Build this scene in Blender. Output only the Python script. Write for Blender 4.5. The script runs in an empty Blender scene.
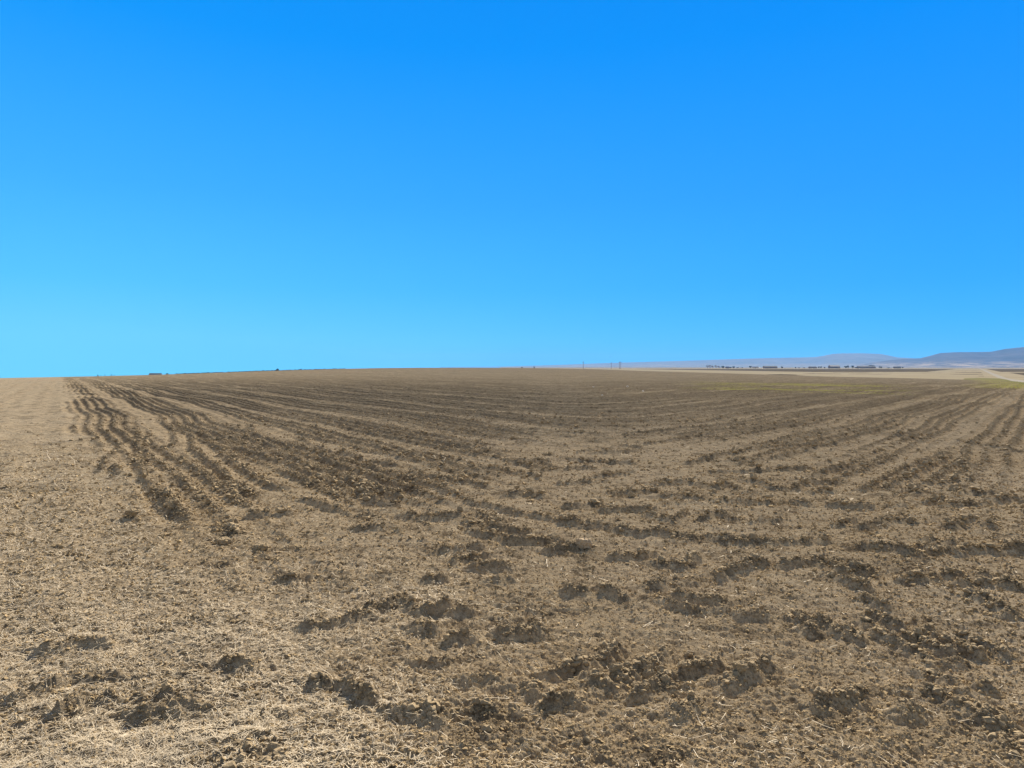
import bpy, math, random
import numpy as np

rng = np.random.default_rng(7)
random.seed(7)
R = math.radians
S = bpy.context.scene
COL = S.collection

# ------------------------------------------------------------------ camera
EYE = 1.7
F = 680.0                     # focal length in pixels of a 1024 wide frame
cam_d = bpy.data.cameras.new("camera")
cam_d.sensor_width = 36.0
cam_d.lens = F / 1024 * 36.0
cam_d.clip_start = 0.05
cam_d.clip_end = 80000
cam = bpy.data.objects.new("camera", cam_d)
COL.objects.link(cam)
cam.location = (0, 0, EYE)
cam.rotation_euler = (R(90) - math.atan(17 / F), 0, 0)
S.camera = cam

# ------------------------------------------------------------------ light
SUN_AZ, SUN_EL = 17.0, 33.0
S.view_settings.view_transform = 'Standard'
S.view_settings.look = 'None'
S.view_settings.gamma = 1
S.view_settings.use_curve_mapping = False
EXPO = 1.58
S.view_settings.exposure = EXPO

sun_d = bpy.data.lights.new("sun", 'SUN')
sun_d.energy = 5.0
sun_d.angle = R(0.5)
sun_d.color = (1.0, 0.88, 0.70)
sun = bpy.data.objects.new("sun", sun_d)
COL.objects.link(sun)
sun.rotation_euler = (R(90 - SUN_EL), 0, R(180 - SUN_AZ))
sun.location = (0, 0, 60)

W = bpy.data.worlds.new("World")
S.world = W
W.use_nodes = True
nt = W.node_tree
nt.nodes.clear()


def s2l(*c):
    return tuple((v / 255 / 12.92) if v <= 10 else ((v / 255 + 0.055) / 1.055) ** 2.4 for v in c)


def world_nodes():
    N, L = nt.nodes, nt.links
    out = N.new('ShaderNodeOutputWorld')
    bg = N.new('ShaderNodeBackground')
    bg.inputs['Strength'].default_value = 0.1
    sky = N.new('ShaderNodeTexSky')
    sky.sky_type = 'NISHITA'
    sky.sun_disc = False
    sky.sun_elevation = R(SUN_EL)
    sky.sun_rotation = R(SUN_AZ)
    sky.air_density = 1.0
    sky.dust_density = 0.3
    sky.ozone_density = 2.0
    tc = N.new('ShaderNodeTexCoord')
    sep = N.new('ShaderNodeSeparateXYZ')
    L.new(tc.outputs['Generated'], sep.inputs[0])

    def ramp(stops):
        r = N.new('ShaderNodeValToRGB')
        e = r.color_ramp.elements
        while len(e) < len(stops):
            e.new(0.5)
        for el, (p, c) in zip(e, stops):
            el.position = p
            el.color = s2l(*c) + (1,)
        L.new(sep.outputs['Z'], r.inputs[0])
        return r
    west = ramp([(0.0, (112, 216, 255)), (0.04, (112, 215, 255)), (0.11, (86, 200, 255)),
                 (0.23, (62, 178, 255)), (0.42, (6, 153, 255)), (0.6, (0, 138, 246))])
    east = ramp([(0.0, (58, 188, 255)), (0.04, (60, 186, 255)), (0.11, (44, 172, 255)),
                 (0.23, (36, 158, 255)), (0.42, (0, 145, 255)), (0.6, (0, 128, 240))])
    mr = N.new('ShaderNodeMapRange')
    mr.inputs['From Min'].default_value = -0.55
    mr.inputs['From Max'].default_value = 0.55
    L.new(sep.outputs['X'], mr.inputs['Value'])
    mx = N.new('ShaderNodeMix')
    mx.data_type = 'RGBA'
    L.new(mr.outputs[0], mx.inputs[0])
    L.new(west.outputs[0], mx.inputs[6])
    L.new(east.outputs[0], mx.inputs[7])
    sc = N.new('ShaderNodeVectorMath')
    sc.operation = 'SCALE'
    sc.inputs['Scale'].default_value = 10.0 / 2 ** EXPO   # undoes the background strength and the exposure
    L.new(mx.outputs[2], sc.inputs[0])
    up = N.new('ShaderNodeMapRange')
    up.interpolation_type = 'SMOOTHSTEP'
    up.inputs['From Min'].default_value = 0.52
    up.inputs['From Max'].default_value = 0.72
    L.new(sep.outputs['Z'], up.inputs['Value'])
    m2 = N.new('ShaderNodeMix')
    m2.data_type = 'RGBA'
    # overhead and behind, the unseen Nishita sky is greyed and dimmed to shape shadows
    bk = N.new('ShaderNodeMapRange')
    bk.interpolation_type = 'SMOOTHSTEP'
    bk.inputs['From Min'].default_value = 0.35
    bk.inputs['From Max'].default_value = -0.25
    L.new(sep.outputs['Y'], bk.inputs['Value'])
    mxm = N.new('ShaderNodeMath')
    mxm.operation = 'MAXIMUM'
    L.new(up.outputs[0], mxm.inputs[0])
    L.new(bk.outputs[0], mxm.inputs[1])
    hs = N.new('ShaderNodeHueSaturation')
    hs.inputs['Saturation'].default_value = 0.45
    hs.inputs['Value'].default_value = 0.6
    L.new(sky.outputs[0], hs.inputs['Color'])
    L.new(mxm.outputs[0], m2.inputs[0])
    L.new(sc.outputs[0], m2.inputs[6])
    L.new(hs.outputs[0], m2.inputs[7])
    L.new(m2.outputs[2], bg.inputs['Color'])
    L.new(bg.outputs[0], out.inputs['Surface'])


world_nodes()


# ------------------------------------------------------------------ helpers
def tag(o, label=None, cat=None, group=None, kind=None):
    if label: o['label'] = label
    if cat: o['category'] = cat
    if group: o['group'] = group
    if kind: o['kind'] = kind
    return o


def link_mesh(name, V, loops, starts, mats, parent=None, smooth=True):
    me = bpy.data.meshes.new(name)
    V = np.asarray(V, np.float32)
    loops = np.asarray(loops, np.int32).ravel()
    starts = np.asarray(starts, np.int32)
    me.vertices.add(len(V))
    me.vertices.foreach_set('co', V.ravel())
    me.loops.add(len(loops))
    me.loops.foreach_set('vertex_index', loops)
    me.polygons.add(len(starts))
    me.polygons.foreach_set('loop_start', starts)
    me.update(calc_edges=True)
    me.polygons.foreach_set('use_smooth', np.full(len(starts), smooth))
    for m in (mats if isinstance(mats, (list, tuple)) else [mats]):
        me.materials.append(m)
    o = bpy.data.objects.new(name, me)
    COL.objects.link(o)
    if parent: o.parent = parent
    return o


class MB:
    """collects faces and links them as one mesh object"""
    def __init__(s):
        s.v, s.f = [], []

    def add(s, vs, fs):
        b = len(s.v)
        s.v += [tuple(p) for p in vs]
        s.f += [tuple(i + b for i in f) for f in fs]

    def box(s, c, d):
        x, y, z = c
        a, b, e = d[0] / 2, d[1] / 2, d[2] / 2
        s.add([(x + i * a, y + j * b, z + k * e) for k in (-1, 1) for i, j in ((-1, -1), (1, -1), (1, 1), (-1, 1))],
              [(3, 2, 1, 0), (4, 5, 6, 7), (0, 1, 5, 4), (1, 2, 6, 5), (2, 3, 7, 6), (3, 0, 4, 7)])

    def tube(s, p, q, r0, r1, n=7):
        p, q = np.array(p, float), np.array(q, float)
        d = q - p
        d /= np.linalg.norm(d) + 1e-9
        u = np.cross(d, (0.3, 0.8, 0.5))
        u /= np.linalg.norm(u) + 1e-9
        w = np.cross(d, u)
        vs = []
        for c, r in ((p, r0), (q, r1)):
            for k in range(n):
                a = 2 * math.pi * k / n
                vs.append(c + r * (math.cos(a) * u + math.sin(a) * w))
        fs = [(k, (k + 1) % n, n + (k + 1) % n, n + k) for k in range(n)]
        fs += [tuple(range(n - 1, -1, -1)), tuple(range(n, 2 * n))]
        s.add(vs, fs)

    def build(s, name, m, parent=None, smooth=False):
        loops = [i for f in s.f for i in f]
        starts = np.cumsum([0] + [len(f) for f in s.f[:-1]])
        return link_mesh(name, s.v, loops, starts, m, parent, smooth)


def empty(name, loc, rz=0):
    o = bpy.data.objects.new(name, None)
    COL.objects.link(o)
    o.location = loc
    o.rotation_euler = (0, 0, rz)
    o.empty_display_size = 0.2
    return o


def sstep(a, b, x):
    t = np.clip((x - a) / (b - a), 0, 1)
    return t * t * (3 - 2 * t)


# gradient noise on numpy arrays
def _hash(ix, iy, seed):
    h = (ix.astype(np.uint32) * np.uint32(374761393) + iy.astype(np.uint32) * np.uint32(668265263)
         + np.uint32(seed * 974711 + 12345))
    h = (h ^ (h >> np.uint32(13))) * np.uint32(1274126177)
    return h ^ (h >> np.uint32(16))


def gn(x, y, seed=0):
    x = np.asarray(x, np.float64) + seed * 17.31
    y = np.asarray(y, np.float64) - seed * 9.77
    fx, fy = np.floor(x), np.floor(y)
    ix, iy = fx.astype(np.int64), fy.astype(np.int64)
    dx, dy = (x - fx).astype(np.float32), (y - fy).astype(np.float32)
    u = dx * dx * dx * (dx * (dx * 6 - 15) + 10)
    v = dy * dy * dy * (dy * (dy * 6 - 15) + 10)

    def g(i, j):
        a = (_hash(ix + i, iy + j, seed) & np.uint32(1023)).astype(np.float32) * np.float32(2 * math.pi / 1024)
        return np.cos(a) * (dx - i) + np.sin(a) * (dy - j)
    return 1.5 * ((g(0, 0) * (1 - u) + g(1, 0) * u) * (1 - v) + (g(0, 1) * (1 - u) + g(1, 1) * u) * v)


def fbm(x, y, seed, n=3):
    t, a = 0, 1
    for k in range(n):
        t = t + a * gn(x * 2 ** k, y * 2 ** k, seed + k)
        a *= 0.5
    return t / 1.6


# ------------------------------------------------------------------ terrain
PX = np.array([-900, -300, 0, 65, 100, 150, 200, 260, 300, 340, 380, 420, 480, 520, 560, 600, 640, 740, 824, 900, 940, 980, 1024, 1300, 1900])
PY = np.array([390, 384, 378.3, 377, 376.3, 375, 373.4, 371.2, 370, 368.9, 368.1, 367.75, 367.8, 368, 368.5, 369.3, 370.8, 373.7, 376.4, 378.0, 379.0, 380, 381.5, 388, 400])
PR = np.array([120, 140, 160, 180, 200, 230, 260, 300, 320, 350, 380, 400, 430, 450, 470, 490, 500, 440, 335, 290, 268, 243, 215, 150, 120])
PT = np.arctan((PX - 512) / F)
PTAN = (PY - 367) * np.cos(PT) / F
PLAIN = -3.0


def crest(th):
    thc = np.clip(th, PT[0], PT[-1])
    return np.interp(thc, PT, PR), np.interp(thc, PT, PTAN)


def base_z(x, y):
    """the broad swell of the land, no tillage"""
    r = np.hypot(x, y) + 1e-6
    th = np.arctan2(x, y)
    rc, tn = crest(th)
    zc = EYE - rc * tn
    front = 1 - sstep(R(62), R(95), np.abs(th))
    z_in = zc * np.clip(r / rc, 0, 1) ** 1.6
    k = sstep(0, 1, (r - rc) / (0.6 * rc))
    z_right = zc + (PLAIN - zc) * k
    dr = np.clip(r - rc, 0, None)
    z_left = zc - 0.035 * dr * dr / (dr + 25)
    z_left = np.maximum(z_left, -62 - 0 * dr)
    wl = 1 - sstep(np.arctan((395 - 512) / F), np.arctan((470 - 512) / F), th)
    z_out = z_left * wl + z_right * (1 - wl)
    z = np.where(r < rc, z_in, z_out)
    return z * front


# single ridges close by: bearing and depression read off the ground, turned once into plan positions in metres
STROKES = [
    [(365.9, 466.1), (397.1, 468.1)],
    [(397.1, 473.9), (422.5, 475.3)],
    [(416.6, 478.8), (451.8, 481.8), (487.0, 488.6)],
    [(467.4, 466.1), (496.7, 471.0), (539.7, 477.9)],
    [(469.4, 455.4), (500.6, 454.4)],
    [(500.6, 461.2), (559.2, 471.0)],
    [(512.3, 459.3), (547.5, 461.2)],
    [(360.0, 486.6), (391.2, 497.4)],
    [(360.0, 494.5), (375.6, 504.2), (397.1, 506.2)],
    [(369.8, 479.8), (414.7, 493.5)],
    [(504.5, 496.4), (524.1, 493.5), (541.6, 495.4)],
    [(467.4, 502.3), (494.8, 508.1), (522.1, 514.0), (541.6, 515.9), (559.8, 518.9)],
    [(404.9, 515.9), (428.4, 517.9), (455.7, 515.9)],
    [(360.0, 529.6), (379.5, 527.7)],
    [(469.4, 530.6), (500.6, 537.4)],
    [(494.8, 525.7), (528.0, 531.6)],
    [(504.5, 542.3), (529.9, 541.3), (559.2, 541.3)],
    [(432.3, 551.1), (475.2, 545.2)],
    [(451.8, 558.9), (487.0, 555.0)],
    [(477.2, 564.8), (504.5, 564.8)],
    [(432.3, 459.3), (455.7, 459.3)],
    [(438.1, 443.7), (469.4, 449.5)],
    [(408.8, 453.4), (420.5, 463.2)],
    [(543.9, 453.4), (579.1, 459.3), (631.8, 462.2)],
    [(540.0, 461.2), (555.6, 469.1), (592.7, 467.1)],
    [(577.1, 451.5), (622.0, 444.6), (641.6, 446.6)],
    [(594.7, 452.5), (637.7, 449.5)],
    [(598.6, 477.9), (631.8, 472.0)],
    [(559.5, 484.7), (590.8, 482.7)],
    [(645.5, 443.7), (715.8, 434.9)],
    [(688.4, 462.2), (739.2, 451.5)],
    [(657.2, 482.7), (688.4, 480.8), (715.8, 486.6), (727.5, 480.8)],
    [(622.0, 492.5), (657.2, 490.5)],
    [(661.1, 496.4), (688.4, 496.4), (719.7, 502.3), (739.8, 502.3)],
    [(565.4, 506.2), (602.5, 504.2)],
    [(604.5, 510.1), (653.3, 509.1)],
    [(651.3, 514.0), (676.7, 519.8), (686.5, 514.0)],
    [(702.1, 519.8), (715.8, 514.0), (737.3, 519.8)],
    [(561.5, 519.8), (586.9, 523.8), (608.4, 523.8)],
    [(618.1, 527.7), (637.7, 531.6), (655.2, 530.6), (672.8, 534.5), (696.2, 537.4)],
    [(711.9, 536.4), (739.2, 541.3)],
    [(551.7, 549.1), (571.2, 545.2)],
    [(612.3, 555.0), (637.7, 555.0), (657.2, 551.1)],
    [(657.2, 560.9), (684.5, 564.8), (694.3, 555.0)],
    [(700.0, 484.7), (723.4, 482.7), (739.1, 487.6)],
    [(721.5, 502.3), (746.9, 502.3), (768.4, 503.2)],
    [(754.7, 480.8), (770.3, 486.6), (793.8, 490.5), (809.4, 481.8), (832.8, 482.7)],
    [(813.3, 492.5), (832.8, 490.5)],
    [(784.0, 503.2), (809.4, 505.2)],
    [(711.7, 470.0), (764.5, 471.0), (813.3, 470.0)],
    [(739.1, 463.2), (782.0, 457.3), (809.4, 447.6)],
    [(825.0, 472.0), (868.0, 465.2), (887.5, 457.3)],
    [(700.0, 460.3), (748.8, 450.5), (809.4, 437.8)],
    [(746.9, 522.8), (778.1, 519.8)],
    [(713.7, 536.4), (746.9, 543.3), (768.4, 543.3)],
    [(772.3, 545.2), (795.7, 542.3)],
    [(797.7, 545.2), (825.0, 542.3)],
    [(832.8, 507.1), (869.9, 509.1)],
    [(834.8, 525.7), (856.2, 520.8)],
    [(862.1, 527.7), (879.7, 525.7), (893.4, 520.8)],
    [(729.3, 570.6), (762.5, 562.8)],
    [(821.1, 564.8), (840.6, 568.7), (868.0, 574.5)],
    [(782.0, 566.7), (805.5, 564.8)],
    [(863.3, 491.5), (902.0, 472.2), (928.4, 459.9), (942.4, 454.6)],
    [(884.4, 489.8), (914.3, 475.7), (942.4, 461.6), (953.0, 456.4)],
    [(912.5, 489.8), (931.9, 484.5), (949.4, 470.4), (967.0, 459.9)],
    [(940.7, 486.2), (954.7, 481.0), (974.1, 465.1)],
    [(956.5, 442.3), (989.9, 447.6), (1019.7, 451.1)],
    [(866.8, 433.5), (921.3, 438.8)],
    [(886.2, 507.3), (905.5, 506.4)],
    [(928.4, 503.8), (944.2, 500.3)],
    [(967.0, 505.6), (984.6, 505.6)],
    [(942.4, 507.3), (967.0, 503.8)],
    [(975.8, 495.0), (995.1, 496.8)],
    [(998.7, 502.1), (1014.5, 500.3)],
    [(903.8, 521.4), (916.1, 523.1)],
    [(949.4, 528.4), (970.5, 523.1)],
    [(981.1, 526.7), (998.7, 530.2)],
    [(861.6, 549.5), (886.2, 549.5), (917.8, 556.5)],
    [(919.6, 549.5), (935.4, 554.8)],
    [(931.9, 544.2), (956.5, 546.9)],
    [(944.2, 553.0), (963.5, 558.3)],
    [(967.0, 553.0), (989.9, 554.8), (1023.3, 551.3)],
    [(1005.7, 546.0), (1023.3, 547.8)],
    [(604.4, 588.4), (624.1, 597.2)],
    [(643.8, 586.3), (661.3, 584.1)],
    [(663.4, 601.6), (687.5, 610.3), (722.5, 610.3), (729.1, 603.8)],
    [(683.1, 599.4), (722.5, 601.6)],
    [(742.2, 614.7), (772.8, 614.7)],
    [(792.5, 616.9), (812.2, 627.8)],
    [(722.5, 575.3), (764.1, 563.3)],
    [(600.0, 656.3), (613.1, 647.5)],
    [(613.1, 682.5), (641.6, 669.4), (670.0, 654.1)],
    [(637.2, 695.6), (661.3, 684.7), (685.3, 669.4), (713.8, 665.0)],
    [(663.4, 691.3), (680.9, 686.9)],
    [(729.1, 686.9), (744.4, 675.9), (768.5, 667.2)],
    [(731.3, 682.5), (751.0, 672.7)],
    [(683.1, 717.5), (698.4, 708.8)],
    [(818.8, 713.1), (831.9, 706.6)],
    [(821.9, 566.6), (841.6, 566.6)],
    [(830.6, 577.5), (865.6, 590.6)],
    [(845.9, 575.3), (870.0, 573.1)],
    [(909.4, 581.9), (935.6, 579.7)],
    [(951.0, 579.7), (990.3, 579.7)],
    [(990.3, 588.4), (1018.8, 590.6)],
    [(966.3, 588.4), (986.0, 588.4)],
    [(865.6, 601.6), (887.5, 608.1)],
    [(872.2, 616.9), (905.0, 630.0)],
    [(872.2, 625.6), (900.6, 643.1), (931.3, 656.3)],
    [(909.4, 638.8), (933.5, 632.2)],
    [(905.0, 656.3), (926.9, 660.6)],
    [(935.6, 667.2), (961.9, 660.6)],
    [(937.8, 638.8), (981.6, 655.2)],
    [(961.9, 636.6), (1005.6, 654.1)],
    [(926.9, 643.1), (951.0, 651.9)],
    [(817.5, 623.4), (859.1, 636.6)],
    [(929.1, 671.6), (959.7, 685.8)],
    [(940.0, 695.6), (968.5, 706.6), (994.7, 721.9)],
    [(821.9, 711.0), (859.1, 695.6)],
    [(826.3, 704.4), (854.7, 693.5)],
    [(907.2, 713.1), (918.1, 711.0)],
    [(964.1, 695.6), (990.3, 691.3)],
    [(979.4, 599.4), (1014.4, 619.1)],
    [(551.0, 671.6), (596.9, 660.6), (616.6, 647.5)],
    [(586.0, 678.1), (607.8, 689.1)],
    [(553.1, 704.4), (581.6, 702.2)],
    [(413.1, 612.5), (445.9, 607.0)],
    [(400.0, 599.4), (413.1, 608.1)],
    [(450.3, 612.5), (465.6, 611.4)],
    [(419.7, 627.8), (432.8, 630.0)],
    [(452.5, 638.8), (470.0, 634.4)],
    [(502.8, 632.2), (540.0, 628.9)],
    [(465.6, 682.5), (505.0, 682.5), (535.6, 691.3)],
    [(417.5, 660.6), (443.8, 658.4)],
    [(566.3, 590.6), (586.0, 592.8)],
    [(480.9, 713.1), (509.4, 711.0)],
    [(400.0, 717.5), (432.8, 723.0)],
    [(428.4, 577.5), (441.6, 576.4)],
    [(487.5, 579.7), (509.4, 578.6)],
    [(305.0, 627.8), (340.0, 621.3), (375.0, 608.1), (407.8, 599.4)],
    [(340.0, 686.9), (370.6, 702.2)],
    [(313.8, 680.3), (326.9, 684.7)],
    [(283.1, 577.5), (305.0, 575.3)],
    [(230.6, 667.2), (250.3, 667.2)],
    [(10.9, 702.2), (41.6, 691.3), (67.8, 680.3)],
    [(48.1, 654.1), (72.2, 647.5), (98.4, 647.5)],
    [(109.4, 704.4), (179.4, 697.8)],
    [(56.9, 721.9), (83.1, 708.8)],
    [(142.2, 721.9), (190.3, 715.3)],
    [(80.9, 682.5), (109.4, 680.3)],
    [(99.1, 473.8), (106.9, 464.0), (120.5, 448.4)],
    [(112.7, 471.8), (118.6, 477.7)],
    [(124.5, 519.6), (144.0, 519.6)],
    [(112.7, 417.1), (136.2, 426.9), (140.1, 438.6), (138.1, 462.0), (144.0, 481.6), (165.5, 507.0), (187.0, 520.6)],
    [(130.3, 419.1), (149.8, 430.8), (145.9, 442.5), (145.9, 464.0), (153.8, 477.7)],
    [(157.7, 419.1), (173.3, 428.8), (175.2, 444.5)],
    [(177.2, 426.9), (190.9, 434.7), (192.8, 452.3), (212.3, 467.9), (233.8, 485.5), (255.3, 497.2)],
    [(200.6, 430.8), (216.2, 446.4), (228.0, 460.1), (259.2, 481.6)],
    [(216.2, 432.7), (239.7, 448.4), (259.2, 460.1)],
    [(225.9, 432.7), (245.4, 454.2), (263.0, 460.1)],
    [(247.3, 424.9), (272.7, 452.3), (298.1, 464.0)],
    [(220.0, 458.1), (245.4, 475.7), (270.8, 489.4), (290.3, 491.3)],
    [(227.8, 487.4), (249.3, 497.2)],
    [(284.5, 475.7), (321.6, 489.4), (345.0, 497.2), (368.4, 503.0)],
    [(274.7, 452.3), (307.9, 469.8), (345.0, 481.6), (368.4, 493.3), (391.9, 497.2)],
    [(298.1, 438.6), (313.8, 448.4), (329.4, 454.2)],
    [(337.2, 454.2), (360.6, 462.0)],
    [(364.5, 465.9), (395.8, 467.9)],
    [(298.1, 501.1), (321.6, 507.0), (345.0, 514.8)],
    [(251.2, 516.7), (284.5, 514.8)],
    [(323.5, 464.0), (356.7, 475.7)],
]


def ground_hit(px, py):
    """where a sight line meets the broad swell of the land"""
    dep = (py - 367) / F
    lo, hi = 1.5, 120.0
    for _ in range(50):
        m = 0.5 * (lo + hi)
        x = (px - 512) / F * m
        if EYE - dep * m - float(base_z(np.array([x]), np.array([m]))[0]) > 0: lo = m
        else: hi = m
    return (px - 512) / F * lo, lo


RIDGES = []
for k_, st_ in enumerate(STROKES):
    P = np.array([ground_hit(*p) for p in st_])
    ln = float(np.hypot(*np.diff(P, axis=0).T).sum())
    RIDGES.append((P, (0.030 + 0.016 * ((k_ * 37) % 11) / 11) * (0.58 + 0.07 * min(P[:, 1].mean(), 9)), (0.042 + 0.026 * ((k_ * 53) % 7) / 7) * (0.75 + 0.06 * min(P[:, 1].mean(), 9))))


def stroke_height(x, y):
    """ridge height (0..1) and furrow from the single ridges"""
    shp = x.shape
    x, y = x.ravel(), y.ravel()
    hh = np.zeros_like(x)
    cut = np.zeros_like(x)
    near_ = np.flatnonzero((np.hypot(x, y) < 27) & (y > 2))
    xs, ys = x[near_], y[near_]
    wob = 0.04 * gn(xs / 0.4, ys / 0.4, 61) + 0.02 * gn(xs / 0.12, ys / 0.12, 67)
    wob2 = 0.04 * gn(xs / 0.4, ys / 0.4, 62) + 0.02 * gn(xs / 0.12, ys / 0.12, 68)
    lumpy = np.clip(0.90 + 0.32 * gn(xs / 0.34, ys / 0.34, 63) + 0.32 * gn(xs / 0.09, ys / 0.09, 64), 0.0, 1.4)
    order = np.argsort(ys)
    ysort = ys[order]
    for P, hgt, w in RIDGES:
        pad = 5 * w
        i0, i1 = np.searchsorted(ysort, [P[:, 1].min() - pad, P[:, 1].max() + pad])
        c = order[i0:i1]
        c = c[(xs[c] > P[:, 0].min() - pad) & (xs[c] < P[:, 0].max() + pad)]
        if not len(c): continue
        px, py = xs[c] + wob[c], ys[c] + wob2[c]
        best = np.full(len(c), 9.0)
        sgn = np.zeros(len(c))
        endf = np.ones(len(c))
        for a, b in zip(P[:-1], P[1:]):
            d = b - a
            L2 = d @ d
            t = np.clip(((px - a[0]) * d[0] + (py - a[1]) * d[1]) / L2, 0, 1)
            ex, ey = px - a[0] - t * d[0], py - a[1] - t * d[1]
            dd = np.hypot(ex, ey)
            q = dd < best
            best = np.where(q, dd, best)
            sgn = np.where(q, ey, sgn)
        r_ = (hgt * np.exp(-(best / w) ** 2))
        hh[near_[c]] = np.maximum(hh[near_[c]], r_)
        f_ = 0.35 * hgt * np.exp(-((best - 2.0 * w) / (0.9 * w)) ** 2) * (sgn < 0)
        cut[near_[c]] = np.maximum(cut[near_[c]], f_)
    lm = np.ones_like(x)
    lm[near_] = lumpy
    return (hh * lm).reshape(shp), cut.reshape(shp)


def tillage(x, y, sp, spr=None, spt=None):
    """height and masks of the tilled surface; sp = mesh spacing there, finer waves fade out"""
    r = np.hypot(x, y) + 1e-6

    def lod(lam):
        return np.clip(lam / (2.2 * sp) - 0.6, 0, 1)
    wx = x + 0.26 * gn(x / 6, y / 6, 3) + 0.05 * gn(x / 1.6, y / 1.6, 4)
    wy = y + 0.26 * gn(x / 6, y / 6, 5) + 0.05 * gn(x / 1.6, y / 1.6, 6)
    s = 0.8329 * wx + 0.5534 * wy
    t = -0.788 * wx + 0.616 * wy + 3.0
    # far rows of the right family swing a little towards the road
    if spt is None: spr = spt = sp
    k = 2.0
    m = np.minimum(s, t)
    phi = m - k * np.log(np.exp(-(s - m) / k) + np.exp(-(t - m) / k))
    u = s - t                                             # runs along the rows
    edge = sstep(0.1, 1.1, s + 0.5 * gn(x / 3, y / 3, 8) + 0.5 * gn(x / 14, y / 14, 2) + 0.35 * gn(x / 0.9, y / 0.9, 7))     # stubble to the left of the first row
    near = sstep(11.5, 16.5, r + 2.0 * gn(x / 2.2, y / 2.2, 9))
    zone = sstep(4.2, 7.0, r)
    near = np.maximum(near, 0.32 * sstep(4.0, 7.5, r))
    # tool passes: wide smooth wheel strips and groups of ridges
    band = 0.55 * gn(phi / 1.7, u / 160, 11) + 0.5 * gn(phi / 0.75, u / 90, 12)
    strip = 0.12 + 0.88 * sstep(-0.42, -0.05, band)
    wheel = np.ones_like(phi)
    for c_, w_ in ((2.33, 0.36), (4.65, 0.30), (6.1, 0.2), (8.15, 0.30), (10.8, 0.3), (13.3, 0.22), (16.1, 0.3), (18.4, 0.22), (21.8, 0.3), (25, 0.3), (29, 0.35), (33, 0.3), (38, 0.4)):
        wheel = wheel * (1 - (1 - 0.06 * min(c_, 9)) * (1 - sstep(0.7 * w_, 1.3 * w_, np.abs(phi - c_))))
    wl = np.exp(-(s - m) / k)
    wr = np.exp(-(t - m) / k)
    wl, wr = wl / (wl + wr), wr / (wl + wr)
    straight = np.maximum(sstep(0.72, 0.97, wl) + 0.75 * sstep(0.72, 0.97, wr), 0.9 * sstep(13.5, 19, r))
    wheel = wheel * straight + (1 - straight) * (0.55 + 0.45 * wheel)
    strip = wheel * (strip * (1 - straight) + straight)
    patch = sstep(-0.22, 0.25, fbm(x / 2.4, y / 2.4, 14, 3) + 0.45 * gn(phi / 0.6, u / 3.0, 16))
    near = np.maximum(near, 0.8 * sstep(0.75, 0.95, wl) * sstep(6.5, 10, r + 0.8 * gn(x / 1.5, y / 1.5, 19)))
    near = np.maximum(near, 0.7 * sstep(0.75, 0.95, wr) * sstep(7.5, 11, r + 0.8 * gn(x / 1.5, y / 1.5, 19)))
    amp = edge * near * strip * (0.22 + 0.78 * patch + 0.68 * straight * (1 - patch)) * (1 + 0.6 * straight)
    p = phi / 0.345
    rowid = np.round(p)
    rowamp = np.clip(0.68 + 0.75 * gn(rowid * 0.73 + 0.37, u / 7 + rowid * 3.1, 17), 0.1, 1.25)
    rowamp = rowamp * (1 - 0.6 * straight) + 0.85 * 0.6 * straight
    rid = (0.5 + 0.5 * np.cos(2 * math.pi * p)) ** 1.5 * rowamp
    nx, ny = (0.8329 * wl - 0.788 * wr) / (wl + wr), (0.5534 * wl + 0.616 * wr) / (wl + wr)
    nn = np.hypot(nx, ny) + 1e-6
    cr_ = np.abs(nx * x + ny * y) / (nn * r)
    spn = cr_ * spr + np.sqrt(np.clip(1 - cr_ * cr_, 0, 1)) * spt
    sh, scut = stroke_height(x, y)
    sh = sh * np.clip(lod(0.12), 0, 1)
    ridge = np.maximum(amp * rid, sh / 0.042)
    grp = np.maximum(amp, np.clip(sh / 0.026, 0, 1))
    broken = 0.66 + 0.35 * gn(x / 0.5, y / 0.5, 27) + 0.35 * gn(x / 0.17, y / 0.17, 28)
    lo = np.clip(0.345 / (1.6 * spn) - 0.6, 0, 1)
    h = 0.070 * (1 + 1.1 * sstep(15, 45, r)) * amp * (rid - 0.35) * lo * (np.clip(broken, 0.15, 1.3) * (1 - 0.6 * straight) + 0.6 * straight * 0.75) + sh - scut
    h = h + 0.035 * fbm(x / 1.1, y / 1.1, 30, 2) * lod(1.1) + 0.06 * gn(x / 6, y / 6, 33)
    # clods and crumbs
    rough = np.clip(0.58 + 0.38 * np.clip(ridge, 0, 1) + 0.15 * grp + 0.35 * sstep(0.15, 0.6, fbm(x / 0.9, y / 0.9, 35, 2)), 0, 1.4)
    lump = 0
    for lam, sd, ka in ((0.26, 40, .06), (0.13, 41, .13), (0.065, 42, .23), (0.032, 43, .28), (0.017, 44, .30)):
        n = gn(x / lam, y / lam, sd)
        lump = lump + ka * lam * (1 - 2.2 * np.abs(n)) * lod(lam)
    h = h + lump * rough
    # straw lying in the stubble makes it bumpy too
    row_ = 0.5 + 0.5 * np.cos(2 * math.pi * s / 1.5)
    straw = (1 - edge) * 0.7 + (1 - zone) * (0.10 + 0.6 * sstep(-0.6, 2.2, -x)) * edge
    straw = straw + (1 - edge) * 0.35 * (row_ - 0.5) * sstep(25, 60, r)
    straw = np.clip(straw + 0.25 * gn(x / 1.3, y / 1.3, 50) + 0.25 * gn(x / 0.45, y / 0.45, 51) * lod(0.45), 0, 1) * (1 - 0.7 * np.clip(ridge, 0, 1))
    row = (0.5 + 0.5 * np.cos(2 * math.pi * s / 0.76))
    h = h + (1 - edge) * 0.016 * row * lod(0.76)
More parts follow.
